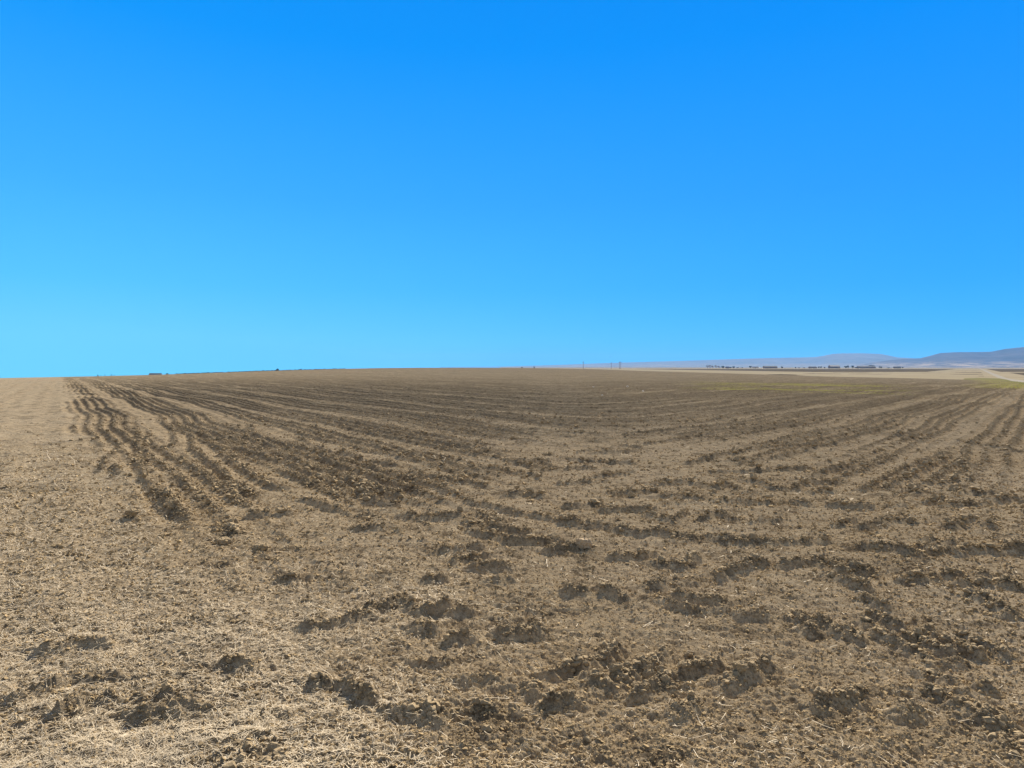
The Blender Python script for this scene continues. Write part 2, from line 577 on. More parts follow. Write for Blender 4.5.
    clod = np.clip(0.85 * np.clip(ridge, 0, 1.2) ** 1.3 + 0.12 * grp + 0.42 * sstep(0.15, 0.6, fbm(x / 0.9, y / 0.9, 35, 2)), 0, 1)
    # beyond the reach of the mesh the rows read as a mean tone
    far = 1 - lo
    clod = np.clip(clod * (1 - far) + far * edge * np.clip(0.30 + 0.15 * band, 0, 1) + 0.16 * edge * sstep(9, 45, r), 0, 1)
    clod = clod + (1 - edge) * 0.75 * sstep(-0.05, 0.5, fbm(x / 0.7, y / 0.7, 36, 2)) * lod(0.5)
    return h, straw, clod, edge, phi, u


def ground_z(x, y, sp=0.01):
    x = np.asarray(x, float)
    y = np.asarray(y, float)
    h = tillage(x, y, np.full_like(x, sp))[0]
    return base_z(x, y) + h


# ------------------------------------------------------------------ materials
def mat(name, col, rough=0.9, spec=0.1):
    m = bpy.data.materials.new(name)
    m.use_nodes = True
    b = m.node_tree.nodes['Principled BSDF']
    b.inputs['Base Color'].default_value = (*col, 1)
    b.inputs['Roughness'].default_value = rough
    b.inputs['Specular IOR Level'].default_value = spec
    return m


class NT:
    def __init__(s, m):
        s.t = m.node_tree
        s.b = s.t.nodes['Principled BSDF']

    def n(s, typ, **kw):
        o = s.t.nodes.new(typ)
        for k, v in kw.items():
            if k in o.inputs:
                o.inputs[k].default_value = v
            else:
                setattr(o, k, v)
        return o

    def l(s, a, b):
        s.t.links.new(a, b)

    def obj(s):
        return s.n('ShaderNodeTexCoord').outputs['Object']

    def noise(s, scale, detail=4, rough=0.6, vec=None):
        o = s.n('ShaderNodeTexNoise', Scale=scale, Detail=detail, Roughness=rough)
        s.l(vec or s.obj(), o.inputs['Vector'])
        return o.outputs['Fac']

    def map(s, val, a, b, c=0.0, d=1.0):
        o = s.n('ShaderNodeMapRange')
        for k, v in (('From Min', a), ('From Max', b), ('To Min', c), ('To Max', d)):
            o.inputs[k].default_value = v
        s.l(val, o.inputs['Value'])
        return o.outputs[0]

    def mix(s, fac, a, b, mode='MIX'):
        o = s.n('ShaderNodeMix', data_type='RGBA', blend_type=mode)
        for v, i in ((fac, 0), (a, 6), (b, 7)):
            if isinstance(v, (int, float)):
                o.inputs[i].default_value = v
            elif isinstance(v, tuple):
                o.inputs[i].default_value = (*v, 1)
            else:
                s.l(v, o.inputs[i])
        return o.outputs[2]

    def math(s, op, a, b):
        o = s.n('ShaderNodeMath', operation=op)
        for v, i in ((a, 0), (b, 1)):
            if isinstance(v, (int, float)):
                o.inputs[i].default_value = v
            else:
                s.l(v, o.inputs[i])
        return o.outputs[0]


CRUST = (0.455, 0.365, 0.246)
DARK = (0.21, 0.169, 0.116)
STRAW = (0.42, 0.36, 0.262)
GREEN = (0.34, 0.32, 0.075)


def soil_material():
    m = mat("tilled_soil", CRUST, 1.0, 0.0)
    g = NT(m)
    at = g.n('ShaderNodeAttribute', attribute_name='mask')
    sep = g.n('ShaderNodeSeparateColor')
    g.l(at.outputs['Color'], sep.inputs[0])
    st, cl, gr = sep.outputs[0], sep.outputs[1], sep.outputs[2]
    fine = g.noise(55, 5, 0.7)
    mid = g.noise(7, 5, 0.65)
    big = g.noise(0.35, 4, 0.6)
    c = g.mix(g.map(big, 0.35, 0.65), CRUST, (0.415, 0.325, 0.207))
    c = g.mix(g.map(mid, 0.3, 0.7, 0, 0.45), c, (0.215, 0.162, 0.108))
    clod_f = g.math('ADD', cl, g.map(mid, 0.3, 0.7, -0.25, 0.25))
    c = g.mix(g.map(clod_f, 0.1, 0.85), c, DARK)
    sf = g.math('MULTIPLY', st, g.map(fine, 0.38, 0.62))
    c = g.mix(g.map(sf, 0.1, 0.8, 0, 0.85), c, STRAW)
    c = g.mix(g.map(fine, 0.50, 0.64, 0.0, 0.8), c, g.mix(0.75, c, (0.085, 0.064, 0.044)))  # fine dark flecks paint the shade in gaps between crumbs
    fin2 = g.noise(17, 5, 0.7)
    c = g.mix(g.map(fin2, 0.53, 0.66, 0.0, 0.7), c, g.mix(0.75, c, (0.085, 0.064, 0.044)))  # coarser flecks, the same painted crumb shade farther out
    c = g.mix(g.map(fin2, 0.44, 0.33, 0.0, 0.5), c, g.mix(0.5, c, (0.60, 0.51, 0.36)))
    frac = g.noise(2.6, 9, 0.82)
    gap_shade = g.map(frac, 0.475, 0.40, 0, 0.80)  # dark speckle painted as shade between straw and soil lumps
    c = g.mix(gap_shade, c, (0.088, 0.066, 0.044))
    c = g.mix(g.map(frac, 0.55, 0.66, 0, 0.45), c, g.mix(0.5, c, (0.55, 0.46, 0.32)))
    # dark and pale streaks standing in for shaded and lit sides of far rows
    ra = g.n('ShaderNodeAttribute', attribute_name='row')
    rs = g.n('ShaderNodeSeparateXYZ')
    g.l(ra.outputs['Vector'], rs.inputs[0])
    rc = g.n('ShaderNodeCombineXYZ')
    g.l(g.math('MULTIPLY', rs.outputs[0], 0.9), rc.inputs[0])
    g.l(g.math('MULTIPLY', rs.outputs[1], 0.035), rc.inputs[1])
    rn = g.noise(1.0, 5, 0.75, rc.outputs[0])
    c = g.mix(g.math('MULTIPLY', rs.outputs[2], g.map(rn, 0.52, 0.64, 0, 0.6)), c, (0.150, 0.120, 0.082))
    c = g.mix(g.math('MULTIPLY', rs.outputs[2], g.map(rn, 0.46, 0.36, 0, 0.55)), c, (0.42, 0.335, 0.215))
    gf = g.math('MULTIPLY', gr, g.map(mid, 0.35, 0.65, 0.55, 1.0))
    c = g.mix(gf, c, GREEN)
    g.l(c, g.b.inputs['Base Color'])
    g.b.inputs['Diffuse Roughness'].default_value = 0.8
    bump = g.n('ShaderNodeBump', Strength=0.8, Distance=0.02)
    g.l(g.noise(38, 6, 0.75), bump.inputs['Height'])
    b2 = g.n('ShaderNodeBump', Strength=0.55, Distance=0.045)
    g.l(g.noise(6.5, 7, 0.78), b2.inputs['Height'])
    g.l(b2.outputs[0], bump.inputs['Normal'])
    g.l(bump.outputs[0], g.b.inputs['Normal'])
    return m


def band_material(name, a, b, scale):
    m = mat(name, a, 1.0, 0.0)
    g = NT(m)
    mp = g.n('ShaderNodeMapping')
    mp.inputs['Scale'].default_value = (1, 0.25, 1)
    g.l(g.obj(), mp.inputs['Vector'])
    f = g.noise(scale, 5, 0.65, mp.outputs[0])
    g.l(g.mix(g.map(f, 0.35, 0.65), a, b), g.b.inputs['Base Color'])
    g.b.inputs['Diffuse Roughness'].default_value = 0.8
    return m


M_SOIL = soil_material()
M_TAN = band_material("stubble_straw", (0.48, 0.395, 0.265), (0.40, 0.325, 0.21), 0.03)
M_FALLOW = band_material("fallow_soil", (0.135, 0.108, 0.080), (0.175, 0.140, 0.095), 0.02)
M_PLAIN = band_material("far_plain", (0.42, 0.36, 0.27), (0.30, 0.255, 0.19), 0.004)
M_ROAD = band_material("gravel_road", (0.50, 0.44, 0.36), (0.43, 0.38, 0.30), 0.3)
M_VERGE = band_material("green_verge", (0.20, 0.20, 0.07), (0.30, 0.26, 0.13), 0.15)

# ------------------------------------------------------------------ ground sheets (one welded grid split by land use)
def rows():
    r = [0.25]
    while r[-1] < 19000:
        q = r[-1]
        if q < 2.2: d = 0.06
        elif q < 9: d = max(0.0075, q * q * 0.00062)
        elif q < 170: d = max(0.05, q * 0.0029)
        elif q < 420: d = q * 0.0048
        else: d = q * 0.012
        r.append(q + d)
    return np.array(r)


rr = rows()
fine = np.arange(-0.84, 0.84, 0.00118)
th = np.concatenate([[-math.pi], np.arange(-math.pi + 0.12, -1.1, 0.12), np.arange(-1.1, -0.84, 0.007), fine,
                     np.arange(0.84, 1.1, 0.007), np.arange(1.1, math.pi - 0.05, 0.12)])
nr, nth = len(rr), len(th)
TH, RR = np.meshgrid(th, rr)
X, Y = RR * np.sin(TH), RR * np.cos(TH)
dth = np.gradient(th)
SPR = np.repeat(np.gradient(rr)[:, None], nth, 1)
SPT = RR * np.minimum(np.abs(dth), 0.12)[None, :]
SP = np.maximum(SPR * 0.75, SPT)
rc_g, _ = crest(TH)
print("grid", nr, nth, nr * nth)

near_i = int(np.searchsorted(rr, 560))
Z = base_z(X, Y)
MASK = np.zeros((nr, nth, 4), np.float32)
MASK[..., 3] = 1
h, straw, clod, edge, PHI, U = tillage(X[:near_i], Y[:near_i], SP[:near_i], SPR[:near_i], SPT[:near_i])
fade = 1 - sstep(0.97, 1.0, RR[:near_i] / rc_g[:near_i])
fade = np.where(RR[:near_i] < 30, 1, fade)
Z[:near_i] += h * fade
MASK[:near_i, :, 0] = straw
MASK[:near_i, :, 1] = clod
ROW = np.zeros((nr, nth, 3), np.float32)
ROW[:near_i, :, 0] = PHI
ROW[:near_i, :, 1] = U
ROW[:near_i, :, 2] = edge * sstep(10, 32, RR[:near_i])


def green_patch():
    x, y = X[:near_i], Y[:near_i]
    r = RR[:near_i]
    a = np.tan(TH[:near_i]) * F + 512
    n = fbm(x / 9, y / 26, 60, 3)
    # sprouting weeds in the hollow at the right and along the verge of the road
    t = -0.788 * x + 0.616 * y
    g1 = sstep(48, 56, r) * (1 - sstep(84, 98, r)) * sstep(0.22, 0.30, np.sin(TH[:near_i])) * (1 - sstep(0.47, 0.53, np.sin(TH[:near_i])))
    n2 = fbm(x / 22, y / 3.0, 64, 3)
    g1 = g1 * sstep(-0.1, 0.4, n2 + 0.5 * n)
    off = x - (0.683 * y + 11)
    g2 = sstep(-14, -7, off + 3 * n) * sstep(70, 95, r) * sstep(-0.3, 0.2, n2)
    return np.clip(0.75 * g1 + 0.9 * g2, 0, 1)


MASK[:near_i, :, 2] = green_patch()
V = np.stack([X, Y, Z], -1).reshape(-1, 3)
idx = np.arange(nr * nth).reshape(nr, nth)
A = idx[:-1, :]
B = np.roll(idx, -1, 1)[:-1, :]
C = np.roll(idx, -1, 1)[1:, :]
D = idx[1:, :]
Q = np.stack([A, B, C, D], -1)
rm = 0.5 * (RR[:-1] + RR[1:])
tm = TH[:-1] + 0.5 * np.append(np.diff(th), 2 * math.pi - (th[-1] - th[0]))[None, :]
xm, ym = rm * np.sin(tm), rm * np.cos(tm)
rcm, _ = crest(tm)
off = xm - (0.683 * ym + 11)
ahead = np.abs(tm) < R(60)
wob = 6 * gn(xm / 60, ym / 60, 70)
plough = ((rm < rcm) & ahead & (off < -4)) | (rm < 30) | (~ahead & (rm < 150)) | ((rm < 560) & ahead & (tm < -0.16))
road = ahead & (off > -1.7) & (off < 1.9) & (rm > 30) & (tm > 0.3) & (rm < 6000) & ~plough
verge = ahead & (off <= -1.7) & (off > -14 + wob) & (rm > 30) & (rm < 330) & ~plough & ~road & (tm > 0.3)
fallow = ahead & (rm > 560) & (ym < 1650 + 8 * wob) & (xm > 288 + 0.3 * wob) & (ym > 655 + 0.0 * xm + 2 * wob) & ~road & ~plough & ((off < -60) | (off > 12))
fallow |= ahead & (off > -130) & (off < -7) & (ym > 260) & (ym < 900) & (gn(xm / 45, ym / 90, 71) + 0.4 * gn(xm / 15, ym / 30, 72) > 0.38) & ~road & ~plough
fallow |= ahead & (off > 16) & (ym > 300) & (ym < 560) & ~road & ~plough & (tm > 0.3)
cut = (rm > 3000) & ((tm < np.arctan((500 - 512) / F)) | ~ahead)
stub = ahead & ~plough & ~road & ~verge & ~fallow & (rm < 2600) & (tm > -0.16)
plain = ~plough & ~road & ~verge & ~fallow & ~stub & ~cut


def sheet(name, sel, m, mask=False, **kw):
    q = Q[sel]
    used, inv = np.unique(q.ravel(), return_inverse=True)
    o = link_mesh(name, V[used], inv, np.arange(len(q)) * 4, m)
    # faces were wound downward: fix once
    if mask:
        at = o.data.attributes.new('mask', 'FLOAT_COLOR', 'POINT')
        at.data.foreach_set('color', MASK.reshape(-1, 4)[used].ravel())
        ar = o.data.attributes.new('row', 'FLOAT_VECTOR', 'POINT')
        ar.data.foreach_set('vector', ROW.reshape(-1, 3)[used].ravel())
    tag(o, kind='structure', **kw)
    return o


Q = Q[..., ::-1]
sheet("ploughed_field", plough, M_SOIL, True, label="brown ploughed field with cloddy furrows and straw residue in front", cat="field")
sheet("stubble_field", stub, M_TAN, label="pale tan stubble field beyond the ploughed field", cat="field")
sheet("fallow_field", fallow, M_FALLOW, label="dark fallow field between the tan stubble and the farmsteads", cat="field")
sheet("road", road, M_ROAD, label="pale straight gravel road at the right edge", cat="road")
sheet("verge", verge, M_VERGE, label="grassy green verge beside the gravel road", cat="verge")
sheet("ground", plain, M_PLAIN, label="wide dry plain reaching to the foot of the hills", cat="ground")

# ------------------------------------------------------------------ hills
def hill_material(name, a, b, c, tan=1.0):
    m = mat(name, a, 1.0, 0.02)
    g = NT(m)
    f = g.noise(0.0011, 6, 0.65)
    f2 = g.noise(0.006, 5, 0.7)
    col = g.mix(g.map(f, 0.38, 0.62), a, b)
    col = g.mix(g.map(f2, 0.45, 0.7, 0, 0.6), col, c)
    pos = g.n('ShaderNodeSeparateXYZ')
    g.l(g.obj(), pos.inputs[0])
    foot = g.math('MULTIPLY', g.map(pos.outputs[2], 75, 25), g.map(f2, 0.45, 0.6, 0, tan))
    col = g.mix(foot, col, (0.36, 0.29, 0.21))
    g.l(col, g.b.inputs['Base Color'])
    return m


def hills(name, pts, Rd, lead, back, m, label, seed):
    px = np.array([p[0] for p in pts], float)
    py = np.array([p[1] for p in pts], float)
    tt = np.arctan((px - 512) / F)
    hz = (367 - py) * np.cos(tt) / F
    n, k = 420, 60
    t = np.linspace(tt[0], tt[-1], n)
    rad = np.concatenate([np.linspace(Rd - lead, Rd, k), np.linspace(Rd, Rd + back, k // 2)[1:]])
    T, RD = np.meshgrid(t, rad)
    x, y = RD * np.sin(T), RD * np.cos(T)
    H = Rd * np.interp(t, tt, hz)[None, :] + EYE - PLAIN
    f = np.where(RD <= Rd, np.clip((RD - (Rd - lead)) / lead, 0, 1), 1 - np.clip((RD - Rd) / back, 0, 1))
    prof = f ** 1.5
    rn = np.abs(gn(x / 2100, y / 2100, seed)) + 0.5 * np.abs(gn(x / 900, y / 900, seed + 1)) + 0.25 * np.abs(gn(x / 380, y / 380, seed + 2))
    z = H * prof * (1 - 0.55 * rn * 4 * f * (1 - f) * np.where(RD <= Rd, 1, 0.3)) + PLAIN - 1.5
    v = np.stack([x, y, z], -1).reshape(-1, 3)
    kk = len(rad)
    idx = np.arange(kk * n).reshape(kk, n)
    q = np.stack([idx[:-1, :-1], idx[1:, :-1], idx[1:, 1:], idx[:-1, 1:]], -1).reshape(-1, 4)[:, ::-1]
    o = link_mesh(name, v, q, np.arange(len(q)) * 4, m)
    tag(o, label, "hills", kind='structure')
    return o


M_HILL_A = hill_material("far_hill_scrub", (0.09, 0.078, 0.065), (0.055, 0.05, 0.043), (0.13, 0.105, 0.085), 0.25)
M_HILL_B = hill_material("near_hill_forest", (0.036, 0.028, 0.032), (0.014, 0.012, 0.018), (0.075, 0.055, 0.05), 0.6)
hills("far_hills", [(440, 367), (500, 366.6), (560, 364.8), (600, 363.2), (640, 362), (700, 360.2), (740, 358.8), (775, 357.8), (800, 357.4),
                    (815, 357), (823, 355.8), (832, 353.9), (842, 353.3), (860, 353.2), (880, 353.8), (890, 355.8), (897, 357.3),
                    (915, 358.3), (940, 359), (1024, 361), (1150, 365), (1200, 367)], 15500, 5000, 2600, M_HILL_A,
      "long pale hazy range of hills on the right horizon", 80)
hills("near_hills", [(845, 367), (870, 362.5), (890, 360), (905, 358.6), (920, 358.1), (928, 356.2), (940, 352.9), (955, 352.1), (975, 351.9),
                     (990, 351.7), (1005, 348.8), (1024, 346.8), (1060, 344.6), (1120, 345), (1200, 350), (1300, 360), (1340, 367)],
      10500, 3600, 2000, M_HILL_B, "darker blue hill at the far right in front of the pale range", 90)

# ------------------------------------------------------------------ haze
mh = bpy.data.materials.new("haze_air")
mh.use_nodes = True
mh.node_tree.nodes.clear()
ho = mh.node_tree.nodes.new('ShaderNodeOutputMaterial')
hv = mh.node_tree.nodes.new('ShaderNodeVolumePrincipled')
hv.inputs['Color'].default_value = (0.15, 0.445, 0.95, 1)
hv.inputs['Density'].default_value = 4.6e-5
mh.node_tree.links.new(hv.outputs[0], ho.inputs['Volume'])
hb = MB()
hb.box((9500, 7500, 146), (26000, 25000, 418))
tag(hb.build("haze", mh), "thin blue haze lying over the distant plain and hills", "haze", kind='stuff')

# ------------------------------------------------------------------ distant things
def place(px, dist):
    """a bearing and a distance -> a point on the land"""
    x = (px - 512) / F * dist
    return x, dist, float(base_z(np.array([x]), np.array([float(dist)]))[0])


M_BARK = mat("grey_bark", (0.10, 0.08, 0.065))
M_TWIG = mat("bare_twigs", (0.115, 0.092, 0.08))
M_LEAF = mat("dark_evergreen_leaves", (0.030, 0.042, 0.026))
M_BUSH = mat("olive_shrub_leaves", (0.06, 0.062, 0.038))
M_WOOD = mat("weathered_pole_wood", (0.11, 0.085, 0.065))
M_WALL = mat("brown_barn_boards", (0.12, 0.085, 0.065))
M_PALEWALL = mat("pale_siding", (0.42, 0.40, 0.37))
M_ROOF = mat("dark_roof_shingle", (0.045, 0.045, 0.05))
M_METAL = mat("grey_metal_roof", (0.16, 0.17, 0.19), 0.5)
M_DOOR = mat("dark_door", (0.05, 0.04, 0.04))
M_GLASSY = mat("window_glass", (0.05, 0.06, 0.08), 0.1, 0.5)


def bare_tree(px, dist, H, spread, label, group):
    x, y, z = place(px, dist)
    t = tag(empty("bare_tree", (x, y, z), random.random() * 6), label, "tree", group)
    mb = MB()
    mb.tube((0, 0, -0.2), (0, 0, H * 0.3), H * 0.028, H * 0.02)
    mb.build("trunk", M_BARK, t)
    cr = MB()

    def branch(p, d, L, r, lev):
        q = p + d * L
        cr.tube(p, q, r * 1.8, r * 1.1, 4)
        if lev == 0: return
        for _ in range(4 if lev > 1 else 5):
            e = d + np.array([random.gauss(0, 0.5), random.gauss(0, 0.5), random.gauss(0.1, 0.3)])
            e[:2] *= spread
            e /= np.linalg.norm(e)
            branch(p + d * L * random.uniform(0.5, 1), e, L * random.uniform(0.55, 0.8), r * 0.55, lev - 1)
    for _ in range(5):
        d = np.array([random.gauss(0, 0.45) * spread, random.gauss(0, 0.45) * spread, 1.0])
        branch(np.array([0, 0, H * random.uniform(0.06, 0.22)]), d / np.linalg.norm(d), H * 0.27, H * 0.014, 3)
    cr.build("crown", M_TWIG, t)
    return t


def leafy(name, cat, px, dist, W, H, label, group, m=None, lean=0.0, n=420):
    """crown of many small leaf clumps in an uneven volume on a short trunk"""
    x, y, z = place(px, dist)
    t = tag(empty(name, (x, y, z)), label, cat, group)
    mb = MB()
    mb.tube((0, 0, -0.2), (lean * 0.5, 0, H * 0.55), H * 0.05, H * 0.03)
    for a in range(3):
        mb.tube((lean * 0.3, 0, H * (0.25 + 0.1 * a)), (lean + W * 0.25 * math.cos(a * 2.1), W * 0.25 * math.sin(a * 2.1), H * 0.7), H * 0.02, H * 0.01, 5)
    mb.build("trunk", M_BARK, t)
    lobes = [(random.uniform(-0.32, 0.32) * W + lean, random.uniform(-0.3, 0.3) * W, random.uniform(0.35, 0.78) * H, random.uniform(0.16, 0.28)) for _ in range(9)]
    lb = MB()
    for _ in range(n):
        cx, cy, cz, rad = random.choice(lobes)
        d = np.array([random.gauss(0, 1) for _ in range(3)])
        d /= np.linalg.norm(d)
        k = random.random() ** 0.4
        p = np.array([cx, cy, cz]) + d * k * np.array([rad * W, rad * W, rad * H])
        sz = random.uniform(0.07, 0.15) * min(W, H)
        u = np.array([random.gauss(0, 1) for _ in range(3)])
        u /= np.linalg.norm(u)
        v = np.cross(u, d)
        v /= np.linalg.norm(v) + 1e-6
        lb.add([p - u * sz, p + v * sz * .7, p + u * sz, p - v * sz * .7], [(0, 1, 2, 3)])
    lb.build("crown", m or M_LEAF, t)
    return t


def barn(name, px, dist, W, D, H, label, group, roof=None, wall=None, cat="barn", rz=0.0, openings=4):
    x, y, z = place(px, dist)
    t = tag(empty(name, (x, y, z), rz), label, cat, group)
    e = H * 0.58
    wb = MB()
    a, b = W / 2, D / 2
    wb.add([(-a, -b, -0.5), (a, -b, -0.5), (a, b, -0.5), (-a, b, -0.5), (-a, -b, e), (a, -b, e), (a, b, e), (-a, b, e), (-a, 0, H - .15), (a, 0, H - .15)],
           [(0, 1, 5, 4), (2, 3, 7, 6), (1, 2, 6, 9, 5), (3, 0, 4, 8, 7), (3, 2, 1, 0)])
    wb.build("wall", wall or M_WALL, t)
    rb = MB()
    o, th_ = 0.5, 0.22
    for sgn in (-1, 1):
        p = [(-a - o, sgn * (b + o), e - 0.25), (a + o, sgn * (b + o), e - 0.25), (a + o, 0, H), (-a - o, 0, H)]
        p2 = [(u, v, w + th_) for u, v, w in p]
        rb.add(p + p2, [(0, 1, 2, 3), (4, 5, 6, 7), (0, 1, 5, 4), (1, 2, 6, 5), (2, 3, 7, 6), (3, 0, 4, 7)])
    rb.build("roof", roof or M_ROOF, t)
    for k in range(openings):
        cx = -a + W * (k + 0.5) / openings
        mb = MB()
        if k == openings // 2:
            mb.box((cx, -b - 0.05, e * 0.4), (min(3.2, W / openings * 0.6), 0.12, e * 0.8))
            mb.build("door", M_DOOR, t)
        else:
            mb.box((cx, -b - 0.05, e * 0.55), (1.3, 0.12, 1.1))
            mb.build("window", M_GLASSY, t)
    return t


FD = 2400.0
MPP = FD / F
G1 = "bare trees at the left end of the farmsteads"
for px, hh, lb in ((707.5, 4.3, "bare leafless tree, leftmost of the trees by the distant farmsteads"),
                   (710, 4.9, "tallest bare leafless tree in the left end clump of the farmsteads"),
                   (713, 4.2, "bare leafless tree in the middle of the left end farm clump"),
                   (716, 4.4, "bare grey tree just right of the middle of the farm clump"),
                   (719, 3.7, "lowest bare tree at the right end of the farm clump")):
    bare_tree(px, FD + random.uniform(-20, 20), hh * MPP, 1.1, lb, G1)
G2 = "dark farm trees along the right horizon"
FARM_TREES = [
    (722.8, 3.4, 2.6, "round dark tree just right of the bare farm clump"),
    (733.5, 2.2, 2.3, "small dark tree between the bare clump and the pale shed"),
    (750.3, 2.4, 2.5, "dark upright tree at the left end of the pale shed"),
    (781.8, 2.0, 1.9, "lone small dark tree right of the long rounded barn"),
    (795.4, 1.5, 1.4, "tiny lone dark tree, farther right than the long rounded barn"),
    (818.6, 2.2, 1.9, "squat dark tree right beside the low brown shed"),
    (820.9, 2.2, 2.0, "dark tree second to the right of the low brown shed"),
    (824.4, 1.5, 1.6, "small pointed tree left of the large hall"),
    (845.8, 3.0, 2.5, "broad dark tree right of the large hall"),
    (848.0, 2.0, 3.4, "tall narrow dark tree right of the large hall"),
    (852.2, 2.6, 3.0, "dense dark tree near the left end of the longest barn"),
    (880.6, 4.2, 2.0, "wide dark tree just right of the longest barn"),
    (902.3, 2.4, 1.5, "low dark tree, rightmost of the farmstead trees"),
]
for px, w, hh, lb in FARM_TREES:
    leafy("dark_tree", "tree", px, FD - 15 + random.uniform(-10, 10), w * MPP, hh * MPP, lb, G2)
G3 = "low shrubs along the right horizon"
for px, w, hh, lb in ((730.5, 2.5, 1.6, "low brownish shrub left of the small dark tree by the bare clump"),
                      (737.5, 2.5, 1.3, "low brownish shrub right of the small dark tree by the bare clump"),
                      (742, 3.0, 1.0, "flat brownish shrub left of the pale shed"),
                      (799, 1.6, 1.1, "tiny shrub right of the tiny lone tree"),
                      (804, 2.6, 1.0, "flat little shrub left of the low brown shed"),
                      (855.5, 2.2, 1.3, "low shrub at the left gable of the longest barn"),
                      (888, 6.0, 1.0, "long flat shrub left of the dark hedge shed")):
    leafy("shrub", "shrub", px, FD - 20, w * MPP, hh * MPP, lb, G3, M_BUSH)
G4 = "farm buildings on the right horizon"
barn("farm_shed", 727.2, FD, 3.0 * MPP, 9, 1.8 * MPP, "small dark shed right beside the bare farm trees", G4, cat="shed", openings=3)
barn("farm_shed", 755, FD, 6.0 * MPP, 10, 1.7 * MPP, "pale sided shed with a dark roof, left of the rounded barn", G4, wall=M_PALEWALL, cat="shed", openings=5)
barn("farm_barn", 770, FD, 13.0 * MPP, 16, 2.3 * MPP, "long dark roofed barn left of the lone small tree", G4, openings=9)
barn("farm_shed", 812.5, FD, 7.0 * MPP, 11, 1.8 * MPP, "low brown shed in the middle of the farmsteads", G4, cat="shed", openings=5)
barn("farm_hall", 834, FD, 9.6 * MPP, 18, 3.2 * MPP, "large tall grey roofed hall, the highest farm building", G4, roof=M_METAL, cat="barn", openings=6)
barn("farm_barn", 866, FD, 17.0 * MPP, 16, 2.2 * MPP, "longest low farm barn near the right end of the farmsteads", G4, openings=11)
barn("farm_house", 871.5, FD + 45, 5.0 * MPP, 10, 3.2 * MPP, "tall roofed house rising behind the longest barn", G4, roof=M_METAL, cat="house", openings=4)
barn("farm_shed", 897, FD, 6.4 * MPP, 10, 1.7 * MPP, "dark low shed, rightmost of the farm buildings", G4, cat="shed", openings=4)

G5 = "trees peeping over the left crest of the field"


def over_crest(px, dist, w_px, top_px, label, kind=leafy, **kw):
    x, y, z = place(px, dist)
    ztop = EYE - (top_px - 367) / F * y
    H = max(ztop - z, 1.5) * 1.06 + 0.4
    return leafy("dark_tree", "tree", px, dist, w_px * dist / F, H, label, G5, n=520, **kw)


for px, wp, top, lb in ((97.8, 2.2, 374.9, "leftmost dark treetop on the left crest of the field"),
                        (100.8, 1.8, 375.2, "second treetop from the left on the left crest"),
                        (105.2, 1.6, 375.0, "third treetop from the left on the left crest"),
                        (111.2, 2.0, 374.5, "fourth treetop from the left on the left crest"),
                        (114.2, 1.8, 374.6, "fifth treetop from the left on the left crest"),
                        (167, 5.5, 373.3, "wide bushy treetop right of the pale roof on the left crest"),
                        (301, 2.4, 368.9, "small lone treetop on the crest, right of the leaning tree")):
    over_crest(px, 520, wp, top, lb)
over_crest(278.8, 470, 3.2, 368.9, "dark tree leaning to the left on the crest of the field", lean=-0.6)
x_, y_, z_ = place(156, 560)
barn("farm_shed", 155.5, 560, 9.0, 6, EYE - (373.4 - 367) / F * 560 - z_, "pale roofed shed just showing over the left crest", G4, roof=M_METAL, wall=M_PALEWALL, cat="shed", openings=3)
# a low dark belt of trees just showing over the crest
bb = MB()
for k in range(900):
    px = random.uniform(176, 345)
    d = random.uniform(700, 760)
    x, y, z = place(px, d)
    sil = float(np.interp(px, PX, PY))
    zt = EYE - (sil - 0.35 * (1 - (px - 176) / 260) - 367) / F * y + random.gauss(0, 0.25)
    zb = zt - random.uniform(1, 3)
    w = random.uniform(0.8, 2.2)
    a = random.uniform(0, 3.1)
    bb.add([(x - w, y - w * a * .3, zb), (x + w, y + w * a * .3, zb), (x + w * .5, y, zt), (x - w * .6, y + .5, zt - .2)], [(0, 1, 2, 3)])
tag(bb.build("tree_belt", M_BUSH), "dark low belt of woodland along the left crest of the field", "woodland", kind='stuff')
for px, top, lb in ((534.2, 366.6, "lone tiny dark tree on the horizon left of the utility poles"),
                    (522, 367.0, "faint tiny tree, leftmost on the horizon left of the poles")):
    leafy("dark_tree", "tree", px, 1700, 3.8, 4.4 + (367.3 - top) * 2.5 + 1.2, lb, "tiny trees left of the utility poles")


# utility poles
def utility_pole(px, dist, top, label, twin=False):
    x, y, z = place(px, dist)
    H = EYE - (top - 367) / F * y - z
    t = tag(empty("utility_pole", (x, y, z), R(20)), label, "utility pole", "utility poles on the horizon")
    for dx in ((-1.9, 1.9) if twin else (0,)):
        mb = MB()
        mb.tube((dx, 0, -1), (dx, 0, H), 0.55, 0.42, 10)
        mb.build("pole", M_WOOD, t)
    mb = MB()
    mb.box((0, 0.5, H * 0.86), (7.0 if twin else 4.6, 0.35, 0.5))
    mb.build("crossarm", M_WOOD, t)
    for dx in ((-3.2, 0, 3.2) if twin else (-2.0, 2.0)):
        mb = MB()
        mb.tube((dx, 0.5, H * 0.86 + 0.25), (dx, 0.5, H * 0.86 + 1.0), 0.16, 0.10, 8)
        mb.build("insulator", M_METAL, t)


utility_pole(583.2, 1600, 361.2, "tall single utility pole, left of the other two poles")
utility_pole(611.2, 1650, 362.2, "single utility pole in the middle of the three poles")
utility_pole(620.0, 1600, 361.4, "twin legged utility pole, right of the other two poles", True)

